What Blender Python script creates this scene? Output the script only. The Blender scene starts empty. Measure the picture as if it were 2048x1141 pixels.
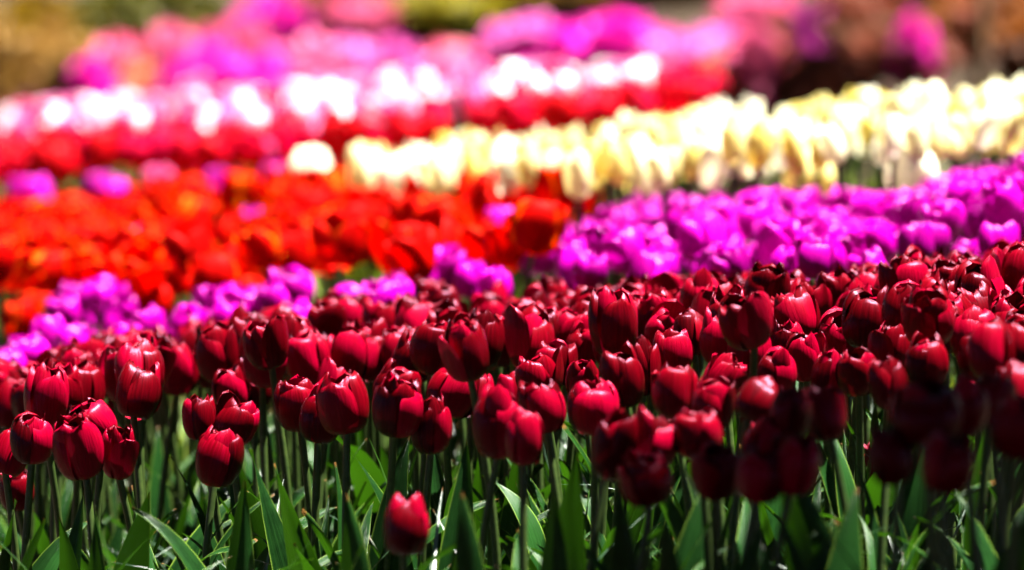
import bpy, math, random
from math import sin, cos, pi, radians, sqrt, exp, tanh
from mathutils import Vector, Matrix, Quaternion, noise
random.seed(7)
scene = bpy.context.scene

# ------------------------------------------------------------------ camera, sky, sun, exposure
HC = 0.98                       # camera height
PITCH = radians(4.8)
LENS, SENSOR = 200.0, 36.0
FPX = LENS / SENSOR * 2048.0    # focal length in pixels of the photograph
cam_data = bpy.data.cameras.new('camera')
cam = bpy.data.objects.new('camera', cam_data)
scene.collection.objects.link(cam)
cam.location = (0, 0, HC)
cam.rotation_euler = (pi / 2 - PITCH, 0, 0)
cam_data.lens, cam_data.sensor_width = LENS, SENSOR
cam_data.clip_start, cam_data.clip_end = 0.05, 600
cam_data.dof.use_dof = True
cam_data.dof.focus_distance = 6.17
cam_data.dof.aperture_fstop = 3.9
scene.camera = cam

SUN_EL, SUN_AZ = radians(75), radians(80)     # azimuth clockwise from the view direction (+Y)
SUN_DIR = Vector((sin(SUN_AZ) * cos(SUN_EL), cos(SUN_AZ) * cos(SUN_EL), sin(SUN_EL)))
world = bpy.data.worlds.new('World'); scene.world = world
world.use_nodes = True
wn = world.node_tree.nodes; wl = world.node_tree.links
wn.clear()
wo = wn.new('ShaderNodeOutputWorld'); wb = wn.new('ShaderNodeBackground'); ws = wn.new('ShaderNodeTexSky')
ws.sky_type = 'NISHITA'; ws.sun_disc = False; ws.air_density = 0.14; ws.dust_density = 0.05
ws.sun_elevation = SUN_EL; ws.sun_rotation = SUN_AZ
wb.inputs['Strength'].default_value = 0.05
wl.new(ws.outputs[0], wb.inputs['Color']); wl.new(wb.outputs[0], wo.inputs['Surface'])
sun_data = bpy.data.lights.new('sun', 'SUN')
sun_data.energy = 5.0; sun_data.angle = radians(0.53); sun_data.color = (1.0, 0.95, 0.87)
sun = bpy.data.objects.new('sun', sun_data); scene.collection.objects.link(sun)
sun.rotation_euler = SUN_DIR.to_track_quat('Z', 'Y').to_euler()
sun.location = (3, 3, 8)

scene.view_settings.view_transform = 'Standard'
scene.view_settings.look = 'None'
scene.view_settings.exposure = 3.5
scene.view_settings.gamma = 1.0
scene.view_settings.use_curve_mapping = False
scene.render.engine = 'CYCLES'
cy = scene.cycles
cy.use_denoising = True
cy.max_bounces = 4; cy.diffuse_bounces = 2; cy.glossy_bounces = 1; cy.transmission_bounces = 3; cy.transparent_max_bounces = 4
cy.use_adaptive_sampling = True; cy.adaptive_threshold = 0.03
cy.sample_clamp_indirect = 6

# ------------------------------------------------------------------ small helpers
def link(o):
    scene.collection.objects.link(o); return o

def smooth(e0, e1, x):
    t = max(0.0, min(1.0, (x - e0) / (e1 - e0))); return t * t * (3 - 2 * t)

def ground(x, y):
    z = 0.24 * tanh(x * 0.15 / 0.24)
    b = max(0.0, y - 14.6)
    z += 0.11 * b * b / (b + 1.2) if b < 40 else 0.11 * 40 * 40 / 41.2
    return z

FWD = Vector((0, cos(PITCH), -sin(PITCH))); UP = Vector((0, sin(PITCH), cos(PITCH))); RIGHT = Vector((1, 0, 0))
CAM = Vector((0, 0, HC))
def ray(u, v):
    return FWD + RIGHT * ((u - 1024) / FPX) + UP * ((570.5 - v) / FPX)
def at_depth(u, v, d):
    return CAM + ray(u, v) * d
def at_height(u, v, H):
    """where the sight line through a spot meets the surface lying H above the ground"""
    r = ray(u, v); d = 4.0
    while d < 40:
        p = CAM + r * d
        if p.z <= ground(p.x, p.y) + H: return p, d
        d += 0.01
    return p, d
def project(p):
    q = p - CAM; d = q.dot(FWD)
    return 1024 + q.dot(RIGHT) / d * FPX, 570.5 - q.dot(UP) / d * FPX, d
def inside(poly, x, y):
    c = False; j = len(poly) - 1
    for i in range(len(poly)):
        xi, yi = poly[i]; xj, yj = poly[j]
        if (yi > y) != (yj > y) and x < (xj - xi) * (y - yi) / (yj - yi) + xi: c = not c
        j = i
    return c

def grid_mesh(name, rows, uvs, mats):
    """mesh from a list of rows of points"""
    n = len(rows[0]); V = [p for r in rows for p in r]; U = [q for r in uvs for q in r]
    F = []
    for i in range(len(rows) - 1):
        for j in range(n - 1):
            F.append((i * n + j, i * n + j + 1, (i + 1) * n + j + 1, (i + 1) * n + j))
    return finish(name, V, F, U, mats)
def finish(name, V, F, U, mats, flat=False):
    me = bpy.data.meshes.new(name)
    me.from_pydata([tuple(v) for v in V], [], F)
    if U:
        uv = me.uv_layers.new(name='UVMap')
        flatuv = []
        for l in me.loops: flatuv.extend(U[l.vertex_index])
        uv.data.foreach_set('uv', flatuv)
    if not flat:
        me.polygons.foreach_set('use_smooth', [True] * len(me.polygons))
    for m in mats: me.materials.append(m)
    me.update(); return me
class Bag:
    """collects loose pieces for one mesh"""
    def __init__(s): s.V = []; s.F = []; s.U = []
    def add(s, V, F, U=None):
        o = len(s.V); s.V.extend(V); s.F.extend([tuple(i + o for i in f) for f in F])
        s.U.extend(U if U else [(0.5, 0.5)] * len(V))
    def add_rows(s, rows, uvs):
        n = len(rows[0]); F = []
        for i in range(len(rows) - 1):
            for j in range(n - 1):
                F.append((i * n + j, i * n + j + 1, (i + 1) * n + j + 1, (i + 1) * n + j))
        s.add([p for r in rows for p in r], F, [q for r in uvs for q in r])
    def mesh(s, name, mats, flat=False): return finish(name, s.V, s.F, s.U, mats, flat)

def tube_rows(path, radii, n=8):
    rows = []; uvs = []
    for i, p in enumerate(path):
        a = path[max(0, i - 1)]; b = path[min(len(path) - 1, i + 1)]
        t = (Vector(b) - Vector(a)).normalized()
        x = t.orthogonal() if abs(t.z) < 0.9 else Vector((1, 0, 0)) - t * t.x
        x.normalize(); y = t.cross(x)
        rows.append([Vector(p) + (x * cos(2 * pi * k / n) + y * sin(2 * pi * k / n)) * radii[i] for k in range(n + 1)])
        uvs.append([(k / n, i / (len(path) - 1)) for k in range(n + 1)])
    return rows, uvs

def thing(name, label, cat, loc=(0, 0, 0), group=None):
    o = link(bpy.data.objects.new(name, None)); o.empty_display_size = 0.03
    o.location = loc; o['label'] = label; o['category'] = cat
    if group: o['group'] = group
    return o
def part(name, mesh, parent, M=None):
    o = link(bpy.data.objects.new(name, mesh)); o.parent = parent
    if M is not None: o.matrix_basis = M
    return o

# ------------------------------------------------------------------ materials
def new_mat(name):
    m = bpy.data.materials.new(name); m.use_nodes = True
    nt = m.node_tree; nt.nodes.clear()
    return m, nt, nt.nodes, nt.links
def N(nodes, kind, **kw):
    n = nodes.new(kind)
    for k, v in kw.items():
        if k in n.inputs: n.inputs[k].default_value = v
        else: setattr(n, k, v)
    return n
def ramp(nodes, stops, interp='LINEAR'):
    r = nodes.new('ShaderNodeValToRGB'); e = r.color_ramp.elements
    r.color_ramp.interpolation = interp
    while len(e) < len(stops): e.new(0.5)
    for i, (p, c) in enumerate(stops):
        e[i].position = p; e[i].color = (*c, 1)
    return r

def petal_mat(name, stops, rough=0.36, trans=0.3, tint=(1, 0.1, 0.15), sheen=0.3, streak=1.0, vary=0.35, across=False, spec=0.5, stint=(1, 1, 1)):
    """streaked satin petal that lets some light through"""
    m, nt, n, l = new_mat(name)
    out = N(n, 'ShaderNodeOutputMaterial')
    uv = N(n, 'ShaderNodeTexCoord'); sep = N(n, 'ShaderNodeSeparateXYZ'); l.new(uv.outputs['UV'], sep.inputs[0])
    oi = N(n, 'ShaderNodeObjectInfo')
    mp = N(n, 'ShaderNodeMapping'); mp.inputs['Scale'].default_value = (26, 1.6, 1); l.new(uv.outputs['UV'], mp.inputs[0])
    addr = N(n, 'ShaderNodeVectorMath', operation='ADD'); l.new(mp.outputs[0], addr.inputs[0])
    sc = N(n, 'ShaderNodeVectorMath', operation='SCALE'); sc.inputs[0].default_value = (31, 17, 9); l.new(oi.outputs['Random'], sc.inputs['Scale'])
    l.new(sc.outputs[0], addr.inputs[1])
    st = N(n, 'ShaderNodeTexNoise', Scale=1.0, Detail=5.0, Roughness=0.6); l.new(addr.outputs[0], st.inputs['Vector'])
    bl = N(n, 'ShaderNodeTexNoise', Scale=55.0, Detail=2.0); l.new(uv.outputs['Object'], bl.inputs['Vector'])
    # colour coordinate: streaks + blotches + per-object random (+ edge distance)
    a = N(n, 'ShaderNodeMath', operation='MULTIPLY_ADD'); l.new(st.outputs['Fac'], a.inputs[0]); a.inputs[1].default_value = 0.7 * streak; a.inputs[2].default_value = 0.15 - 0.35 * (streak - 1)
    b = N(n, 'ShaderNodeMath', operation='MULTIPLY_ADD'); l.new(oi.outputs['Random'], b.inputs[0]); b.inputs[1].default_value = vary; l.new(a.outputs[0], b.inputs[2])
    c = N(n, 'ShaderNodeMath', operation='ADD'); l.new(b.outputs[0], c.inputs[0]); c.inputs[1].default_value = -vary / 2
    last = c
    if across:       # petals edged in the last colour
        e1 = N(n, 'ShaderNodeMath', operation='SUBTRACT'); l.new(sep.outputs['X'], e1.inputs[0]); e1.inputs[1].default_value = 0.5
        e2 = N(n, 'ShaderNodeMath', operation='ABSOLUTE'); l.new(e1.outputs[0], e2.inputs[0])
        e3 = N(n, 'ShaderNodeMath', operation='POWER'); l.new(e2.outputs[0], e3.inputs[0]); e3.inputs[1].default_value = 2.0
        e4 = N(n, 'ShaderNodeMath', operation='MULTIPLY_ADD'); l.new(e3.outputs[0], e4.inputs[0]); e4.inputs[1].default_value = 1.6; l.new(c.outputs[0], e4.inputs[2])
        e5 = N(n, 'ShaderNodeMath', operation='ADD'); l.new(e4.outputs[0], e5.inputs[0]); e5.inputs[1].default_value = -0.18
        last = e5
    cr = ramp(n, stops); l.new(last.outputs[0], cr.inputs['Fac'])
    p = N(n, 'ShaderNodeBsdfPrincipled', Roughness=rough)
    p.inputs['Specular IOR Level'].default_value = spec
    p.inputs['Specular Tint'].default_value = (*stint, 1); p.inputs['Sheen Weight'].default_value = sheen; p.inputs['Sheen Roughness'].default_value = 0.35
    p.inputs['Sheen Tint'].default_value = (*tint, 1)
    l.new(cr.outputs[0], p.inputs['Base Color'])
    bp = N(n, 'ShaderNodeBump', Strength=0.6, Distance=0.0016); l.new(st.outputs['Fac'], bp.inputs['Height']); l.new(bp.outputs[0], p.inputs['Normal'])
    tr = N(n, 'ShaderNodeBsdfTranslucent')
    l.new(cr.outputs[0], tr.inputs['Color'])
    mx = N(n, 'ShaderNodeMixShader', Fac=trans); l.new(p.outputs[0], mx.inputs[1]); l.new(tr.outputs[0], mx.inputs[2])
    l.new(mx.outputs[0], out.inputs['Surface'])
    return m

def leaf_mat(name, dark, light, edge, trans_col, trans=0.3, rough=0.4, spec=0.5, veins=34.0):
    m, nt, n, l = new_mat(name)
    out = N(n, 'ShaderNodeOutputMaterial')
    uv = N(n, 'ShaderNodeTexCoord'); sep = N(n, 'ShaderNodeSeparateXYZ'); l.new(uv.outputs['UV'], sep.inputs[0])
    oi = N(n, 'ShaderNodeObjectInfo')
    mp = N(n, 'ShaderNodeMapping'); mp.inputs['Scale'].default_value = (veins, 0.7, 1); l.new(uv.outputs['UV'], mp.inputs[0])
    st = N(n, 'ShaderNodeTexNoise', Scale=1.0, Detail=3.0); l.new(mp.outputs[0], st.inputs['Vector'])
    bl = N(n, 'ShaderNodeTexNoise', Scale=28.0, Detail=4.0); l.new(uv.outputs['Object'], bl.inputs['Vector'])
    a = N(n, 'ShaderNodeMath', operation='MULTIPLY_ADD'); l.new(st.outputs['Fac'], a.inputs[0]); a.inputs[1].default_value = 1.3; a.inputs[2].default_value = -0.55
    b = N(n, 'ShaderNodeMath', operation='MULTIPLY_ADD'); l.new(bl.outputs['Fac'], b.inputs[0]); b.inputs[1].default_value = 0.6; l.new(a.outputs[0], b.inputs[2])
    c = N(n, 'ShaderNodeMath', operation='MULTIPLY_ADD'); l.new(oi.outputs['Random'], c.inputs[0]); c.inputs[1].default_value = 0.5; l.new(b.outputs[0], c.inputs[2])
    cr = ramp(n, [(0.2, dark), (0.8, light)]); l.new(c.outputs[0], cr.inputs['Fac'])
    # backlit rim painted into the margin colour, and dry tip
    e1 = N(n, 'ShaderNodeMath', operation='SUBTRACT'); l.new(sep.outputs['X'], e1.inputs[0]); e1.inputs[1].default_value = 0.5
    e2 = N(n, 'ShaderNodeMath', operation='ABSOLUTE'); l.new(e1.outputs[0], e2.inputs[0])
    er = ramp(n, [(0.455, (0, 0, 0)), (0.495, (1, 1, 1))]); l.new(e2.outputs[0], er.inputs['Fac'])
    mix = N(n, 'ShaderNodeMix', data_type='RGBA'); l.new(er.outputs[0], mix.inputs['Factor']); l.new(cr.outputs[0], mix.inputs['A']); mix.inputs['B'].default_value = (*edge, 1)
    tipn = N(n, 'ShaderNodeMath', operation='MULTIPLY_ADD'); l.new(oi.outputs['Random'], tipn.inputs[0]); tipn.inputs[1].default_value = 0.02; l.new(sep.outputs['Y'], tipn.inputs[2])
    tr_ = ramp(n, [(0.99, (0, 0, 0)), (1.0, (1, 1, 1))]); l.new(tipn.outputs[0], tr_.inputs['Fac'])
    mix2 = N(n, 'ShaderNodeMix', data_type='RGBA'); l.new(tr_.outputs[0], mix2.inputs['Factor']); l.new(mix.outputs['Result'], mix2.inputs['A']); mix2.inputs['B'].default_value = (0.10, 0.05, 0.012, 1)
    p = N(n, 'ShaderNodeBsdfPrincipled', Roughness=rough)
    p.inputs['Specular IOR Level'].default_value = spec
    l.new(mix2.outputs['Result'], p.inputs['Base Color'])
    bp = N(n, 'ShaderNodeBump', Strength=0.6, Distance=0.003); l.new(st.outputs['Fac'], bp.inputs['Height']); l.new(bp.outputs[0], p.inputs['Normal'])
    tr = N(n, 'ShaderNodeBsdfTranslucent'); tr.inputs['Color'].default_value = (*trans_col, 1)
    mx = N(n, 'ShaderNodeMixShader', Fac=trans); l.new(p.outputs[0], mx.inputs[1]); l.new(tr.outputs[0], mx.inputs[2])
    l.new(mx.outputs[0], out.inputs['Surface'])
    return m

def plain_mat(name, c1, c2, scale=20.0, rough=0.7, bump=0.4, dist=0.01, spec=0.3):
    m, nt, n, l = new_mat(name)
    out = N(n, 'ShaderNodeOutputMaterial'); tc = N(n, 'ShaderNodeTexCoord')
    no = N(n, 'ShaderNodeTexNoise', Scale=scale, Detail=6.0, Roughness=0.65); l.new(tc.outputs['Object'], no.inputs['Vector'])
    cr = ramp(n, [(0.3, c1), (0.7, c2)]); l.new(no.outputs['Fac'], cr.inputs['Fac'])
    p = N(n, 'ShaderNodeBsdfPrincipled', Roughness=rough); p.inputs['Specular IOR Level'].default_value = spec
    l.new(cr.outputs[0], p.inputs['Base Color'])
    bp = N(n, 'ShaderNodeBump', Strength=bump, Distance=dist); l.new(no.outputs['Fac'], bp.inputs['Height']); l.new(bp.outputs[0], p.inputs['Normal'])
    l.new(p.outputs[0], out.inputs['Surface']); return m

def blossom_mat(name, c1, c2, trans=0.3, rough=0.6):
    """small petals or leaves, colour drifting from spray to spray"""
    m, nt, n, l = new_mat(name)
    out = N(n, 'ShaderNodeOutputMaterial'); tc = N(n, 'ShaderNodeTexCoord')
    no = N(n, 'ShaderNodeTexNoise', Scale=14.0, Detail=4.0, Roughness=0.75); l.new(tc.outputs['Object'], no.inputs['Vector'])
    cr = ramp(n, [(0.32, c1), (0.68, c2)]); l.new(no.outputs['Fac'], cr.inputs['Fac'])
    p = N(n, 'ShaderNodeBsdfPrincipled', Roughness=rough); p.inputs['Specular IOR Level'].default_value = 0.2
    l.new(cr.outputs[0], p.inputs['Base Color'])
    tr = N(n, 'ShaderNodeBsdfTranslucent'); l.new(cr.outputs[0], tr.inputs['Color'])
    mx = N(n, 'ShaderNodeMixShader', Fac=trans); l.new(p.outputs[0], mx.inputs[1]); l.new(tr.outputs[0], mx.inputs[2])
    l.new(mx.outputs[0], out.inputs['Surface']); return m

M_DARK = petal_mat('dark_red_petal', [(0.1, (0.018, 0.0, 0.0003)), (0.5, (0.085, 0.0, 0.0022)), (0.95, (0.23, 0.0, 0.014))], rough=0.27, trans=0.05, tint=(1, 0.1, 0.5), sheen=0.0, spec=0.17, stint=(1, 0.3, 0.65), vary=0.7)
M_PURPLE = petal_mat('purple_petal', [(0.05, (0.14, 0.0, 0.085)), (0.5, (0.42, 0.0, 0.27)), (0.95, (0.62, 0.002, 0.46))], rough=0.3, trans=0.3, tint=(1, 0.3, 1), sheen=0.0, spec=0.3, stint=(1, 0.45, 1), vary=0.7)
M_ORANGE = petal_mat('orange_red_petal', [(0.2, (0.38, 0.0002, 0.0)), (0.6, (0.52, 0.0012, 0.0)), (0.71, (0.6, 0.05, 0.0)), (0.95, (0.72, 0.18, 0.0))], rough=0.55, trans=0.38, sheen=0.0, across=True, spec=0.04)
M_CREAM = petal_mat('cream_petal', [(0.1, (0.66, 0.52, 0.04)), (0.38, (0.82, 0.76, 0.38)), (0.72, (0.9, 0.89, 0.74))], rough=0.5, trans=0.5, sheen=0.0, vary=0.7, spec=0.2)
M_PINK = petal_mat('pale_pink_petal', [(0.0, (0.5, 0.01, 0.12)), (0.4, (0.55, 0.05, 0.26)), (0.62, (0.6, 0.14, 0.34)), (0.8, (0.85, 0.72, 0.78))], rough=0.45, trans=0.4, sheen=0.0, vary=1.1)
M_RED = petal_mat('crimson_petal', [(0.15, (0.4, 0.0004, 0.003)), (0.5, (0.5, 0.0005, 0.008)), (0.95, (0.55, 0.002, 0.07))], rough=0.5, trans=0.35, sheen=0.0, vary=0.6, spec=0.06)
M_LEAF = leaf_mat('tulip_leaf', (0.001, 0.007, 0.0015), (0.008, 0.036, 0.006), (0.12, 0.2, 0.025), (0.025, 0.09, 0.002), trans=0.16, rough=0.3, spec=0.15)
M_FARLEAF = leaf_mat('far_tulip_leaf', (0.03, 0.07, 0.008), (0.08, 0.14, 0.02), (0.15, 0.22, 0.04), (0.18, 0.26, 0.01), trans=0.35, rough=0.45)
M_STEM = plain_mat('tulip_stem', (0.012, 0.028, 0.004), (0.03, 0.05, 0.008), scale=60, rough=0.45, bump=0.1, dist=0.001)
M_BLADE = leaf_mat('thin_blade', (0.005, 0.018, 0.009), (0.02, 0.045, 0.024), (0.05, 0.08, 0.04), (0.03, 0.09, 0.01), trans=0.2, rough=0.28, spec=0.8, veins=4)
M_SOIL = plain_mat('soil', (0.012, 0.008, 0.005), (0.05, 0.034, 0.02), scale=45, rough=0.95, bump=1.0, dist=0.03, spec=0.1)
M_LITTER = plain_mat('dry_leaf', (0.14, 0.07, 0.03), (0.36, 0.22, 0.1), scale=90, rough=0.8)
M_BARK = plain_mat('bark', (0.10, 0.06, 0.035), (0.26, 0.17, 0.10), scale=30, rough=0.9, bump=0.8, dist=0.01)
M_PALEBARK = plain_mat('pale_bark', (0.09, 0.05, 0.022), (0.18, 0.11, 0.05), scale=30, rough=0.85, bump=0.6, dist=0.008)

# ------------------------------------------------------------------ the ground
def build_ground():
    def ticks(lo, mid0, mid1, hi, fine):
        t = []; x = mid0
        while x < mid1: t.append(x); x += fine
        t.append(mid1); s = fine
        while t[-1] < hi: s *= 1.35; t.append(min(hi, t[-1] + s))
        b = []; x = mid0; s = fine
        while x > lo: s *= 1.35; x = max(lo, x - s); b.append(x)
        return b[::-1] + t
    xs = ticks(-250, -2.2, 2.2, 250, 0.06); ys = ticks(-200, 3.5, 15.5, 300, 0.07)
    rows = []; uvs = []
    for y in ys:
        r = []
        for x in xs:
            near = 1.0 if (-3 < x < 3 and 2 < y < 17) else 0.0
            z = ground(x, y) + near * (0.018 * noise.noise(Vector((x * 9, y * 9, 3))) + 0.01 * noise.noise(Vector((x * 31, y * 31, 8))))
            r.append((x, y, z))
        rows.append(r); uvs.append([(x, y) for x in xs])
    o = link(bpy.data.objects.new('ground', grid_mesh('ground', rows, uvs, [M_SOIL])))
    o['kind'] = 'structure'; o['label'] = 'dark soil of the flower beds rising to the right'
build_ground()

# ------------------------------------------------------------------ tulip pieces
R0, H0 = 0.024, 0.062
def petal_rows(R, H, phi, half, th_max, opening, rng, nt=14, ns=14, tip=0.06, wave=0.03, lean=0.0):
    k1, k2 = rng.uniform(0, 6.28), rng.uniform(0, 6.28)
    dz = rng.uniform(-0.1, 0.05); rag = rng.uniform(0.15, 0.9); k3 = rng.uniform(0, 6.28)
    top = rng.uniform(2.6, 4.4)
    crease = rng.uniform(0.02, 0.06)
    rows = []; uvs = []
    zmax = 1 - cos(th_max)
    for i in range(nt + 1):
        t = i / nt
        th = 0.22 + (th_max - 0.22) * t
        r = R * 1.08 * max(0.02, sin(th)) ** 0.6
        z = H * (1 + dz) * ((1 - cos(th)) / zmax)
        r += opening * R * t ** 3
        if t < 0.42: w = (0.35 + 0.65 * (t / 0.42) ** 0.7)
        else: w = max(0.0, 1 - ((t - 0.42) / 0.58) ** top) ** 0.6
        w = max(w, 0.02)
        wid = R * half * w                       # half width along the arc
        rr_, uu = [], []
        for j in range(ns + 1):
            s = -1 + 2 * j / ns
            a = phi + lean * t + s * wid / max(r, R * 0.5)
            rad = r * (1 - 0.05 * s * s) - crease * R * exp(-(s / 0.16) ** 2) * sin(pi * min(1, t * 1.05))
            rad += R * rag * 0.035 * sin(6.5 * s + k3 + 3 * t) * t ** 3 + R * wave * (sin(2.3 * s + k1) * t * t + 0.8 * s * s * sin(7 * t + k2 + 2 * s) * t)
            if s * s > 0.5: rad += R * 0.10 * (s * s - 0.5) * rng_edge(k1, s, t)
            zz = z - H * 0.03 * s * s * t + H * tip * t ** 8 * (1 - abs(s)) - H * 0.05 * smooth(0.8, 1.0, t) * rng_edge(k2, 1, 0.3) + H * rag * (0.016 * sin(9 * s + k2) + 0.012 * sin(17 * s + k3)) * t ** 5
            rr_.append((rad * cos(a), rad * sin(a), zz)); uu.append((s * 0.5 + 0.5, t))
        rows.append(rr_); uvs.append(uu)
    return rows, uvs
def rng_edge(k, s, t):
    return sin(k + 3.1 * t + (1.3 if s > 0 else 0)) * 1.2

def bloom_spec(seed, style):
    """list of (rows, uvs), one per petal"""
    rng = random.Random(seed); P = []
    base = rng.uniform(0, 6.28)
    if style == 'closed': out_th, in_th, op, n_in2 = (2.75, 2.98), (2.6, 2.9), 0.02, 0
    elif style == 'loose': out_th, in_th, op, n_in2 = (2.6, 2.92), (2.5, 2.85), 0.06, 0
    elif style == 'full': out_th, in_th, op, n_in2 = (2.55, 2.9), (2.5, 2.8), 0.05, 4
    elif style == 'open': out_th, in_th, op, n_in2 = (1.75, 2.1), (1.95, 2.2), 0.16, 0
    elif style == 'slim': out_th, in_th, op, n_in2 = (2.55, 2.75), (2.5, 2.75), 0.0, 0
    for ring in range(2):
        for k in range(3):
            th = rng.uniform(*(out_th if ring == 0 else in_th))
            R = R0 * (1.04 if ring == 0 else 0.89) * rng.uniform(0.97, 1.03)
            H = H0 * (rng.uniform(0.9, 1.0) if ring == 0 else rng.uniform(0.95, 1.05))
            o = op * rng.uniform(-0.4, 1.6)
            if style in ('loose', 'full') and ring == 0 and k == 0: o += rng.uniform(0.15, 0.7)
            P.append(petal_rows(R, H, base + k * 2 * pi / 3 + ring * pi / 3 + rng.uniform(-0.12, 0.12),
                                rng.uniform(1.0, 1.22) if ring == 0 else rng.uniform(0.95, 1.1), th, o, rng,
                                wave=rng.uniform(0.04, 0.13), tip=rng.uniform(0.0, 0.05), lean=rng.uniform(-0.15, 0.15)))
    for k in range(n_in2):
        P.append(petal_rows(R0 * rng.uniform(0.6, 0.8), H0 * rng.uniform(0.92, 1.03), base + k * 2 * pi / n_in2 + rng.uniform(-0.3, 0.3),
                            rng.uniform(0.8, 1.0), rng.uniform(2.1, 2.5), rng.uniform(0, 0.1), rng, wave=0.1, tip=0.05))
    return P
def petal_bank(styles, mat):
    bank = []
    for i, st in enumerate(styles):
        bank.append([grid_mesh('petal', r, u, [mat]) for r, u in bloom_spec(100 + i * 13, st)])
    return bank
def bloom_bank(styles, mat, name):
    bank = []
    for i, st in enumerate(styles):
        b = Bag()
        for r, u in bloom_spec(500 + i * 7, st): b.add_rows(r, u)
        bank.append(b.mesh(name, [mat]))
    return bank

def stem_mesh(i):
    rng = random.Random(40 + i); a = rng.uniform(0.01, 0.025); ph = rng.uniform(0, 6.28)
    path = [(a * sin(pi * t) * cos(ph), a * sin(pi * t) * sin(ph), t) for t in [k / 9 for k in range(10)]]
    rad = [0.0050 - 0.0011 * k / 9 for k in range(10)]
    rows, uvs = tube_rows(path, rad, 8)
    return grid_mesh('stem', rows, uvs, [M_STEM])
STEMS = [stem_mesh(i) for i in range(5)]

def leaf_rows(L, W, bend, rng, nt=18, ns=6, fold=0.5, twist=0.0, droop=0.0, start=0.02):
    """upright lanceolate leaf: rises along +X lean, folded along its midrib"""
    rows = []; uvs = []
    p = Vector((start * 0.3, 0, 0)); ang = rng.uniform(0.03, 0.12)
    k = rng.uniform(0, 6.28); wv = rng.uniform(0.0, 0.016); sway = rng.uniform(-0.16, 0.16)
    for i in range(nt + 1):
        t = i / nt
        d = Vector((sin(ang), 0, cos(ang)))
        nrm = Vector((cos(ang), 0, -sin(ang)))          # outward side
        w = W * (0.30 + 0.70 * smooth(0, 0.4, t)) * max(0.0, 1 - max(0, (t - 0.36) / 0.64) ** 2.1) ** 1.0
        w = max(w, W * 0.012)
        f = fold * (1 - 0.55 * t)
        row, uu = [], []
        for j in range(ns + 1):
            s = -1 + 2 * j / ns
            tw = twist * t * t
            side = Vector((0, 1, 0)) * cos(tw) + nrm * sin(tw)
            up = nrm * cos(tw) - Vector((0, 1, 0)) * sin(tw)
            cup = -abs(s) ** 1.3 * w * f
            q = p + Vector((0, sway * t * t + 0.02 * sin(5 * t + k) * t, 0)) + side * (s * w * (1 - 0.25 * f)) + up * (cup + wv * abs(s) * sin(k + 6.5 * t + s) * smooth(0.1, 0.5, t))
            row.append(q); uu.append((s * 0.5 + 0.5, t))
        rows.append(row); uvs.append(uu)
        ang += (bend * (0.35 + 1.3 * t) + droop * smooth(0.55, 1.0, t) * 3) / nt
        p = p + d * (L / nt)
    return rows, uvs
def leaf_bank(n, mat, seed):
    out = []
    for i in range(n):
        rng = random.Random(seed + i)
        rows, uvs = leaf_rows(1.0, rng.choice([rng.uniform(0.03, 0.05), rng.uniform(0.05, 0.08)]), rng.uniform(0.1, 1.5), rng, fold=rng.uniform(0.25, 0.9), twist=rng.uniform(-1.6, 1.6), droop=rng.choice([0, 0, 0.2, 0.5, 0.9]))
        out.append(grid_mesh('leaf', rows, uvs, [mat]))
    return out
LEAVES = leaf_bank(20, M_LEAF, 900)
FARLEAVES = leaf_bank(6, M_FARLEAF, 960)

P_DARK = petal_bank(['closed', 'loose', 'full', 'full', 'loose', 'closed', 'full', 'closed', 'full', 'loose', 'loose', 'full', 'loose'], M_DARK)
P_PURPLE = petal_bank(['full', 'full', 'loose', 'full'], M_PURPLE)
B_ORANGE = bloom_bank(['open', 'open', 'loose', 'open', 'open'], M_ORANGE, 'bloom')
B_CREAM = bloom_bank(['slim', 'closed', 'slim', 'loose', 'slim'], M_CREAM, 'bloom')
B_PINK = bloom_bank(['loose', 'closed', 'loose', 'closed'], M_PINK, 'bloom')
B_RED = bloom_bank(['loose', 'closed', 'open', 'closed'], M_RED, 'bloom')
B_PURPLE = bloom_bank(['full', 'loose', 'full', 'full', 'loose'], M_PURPLE, 'bloom')

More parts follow.
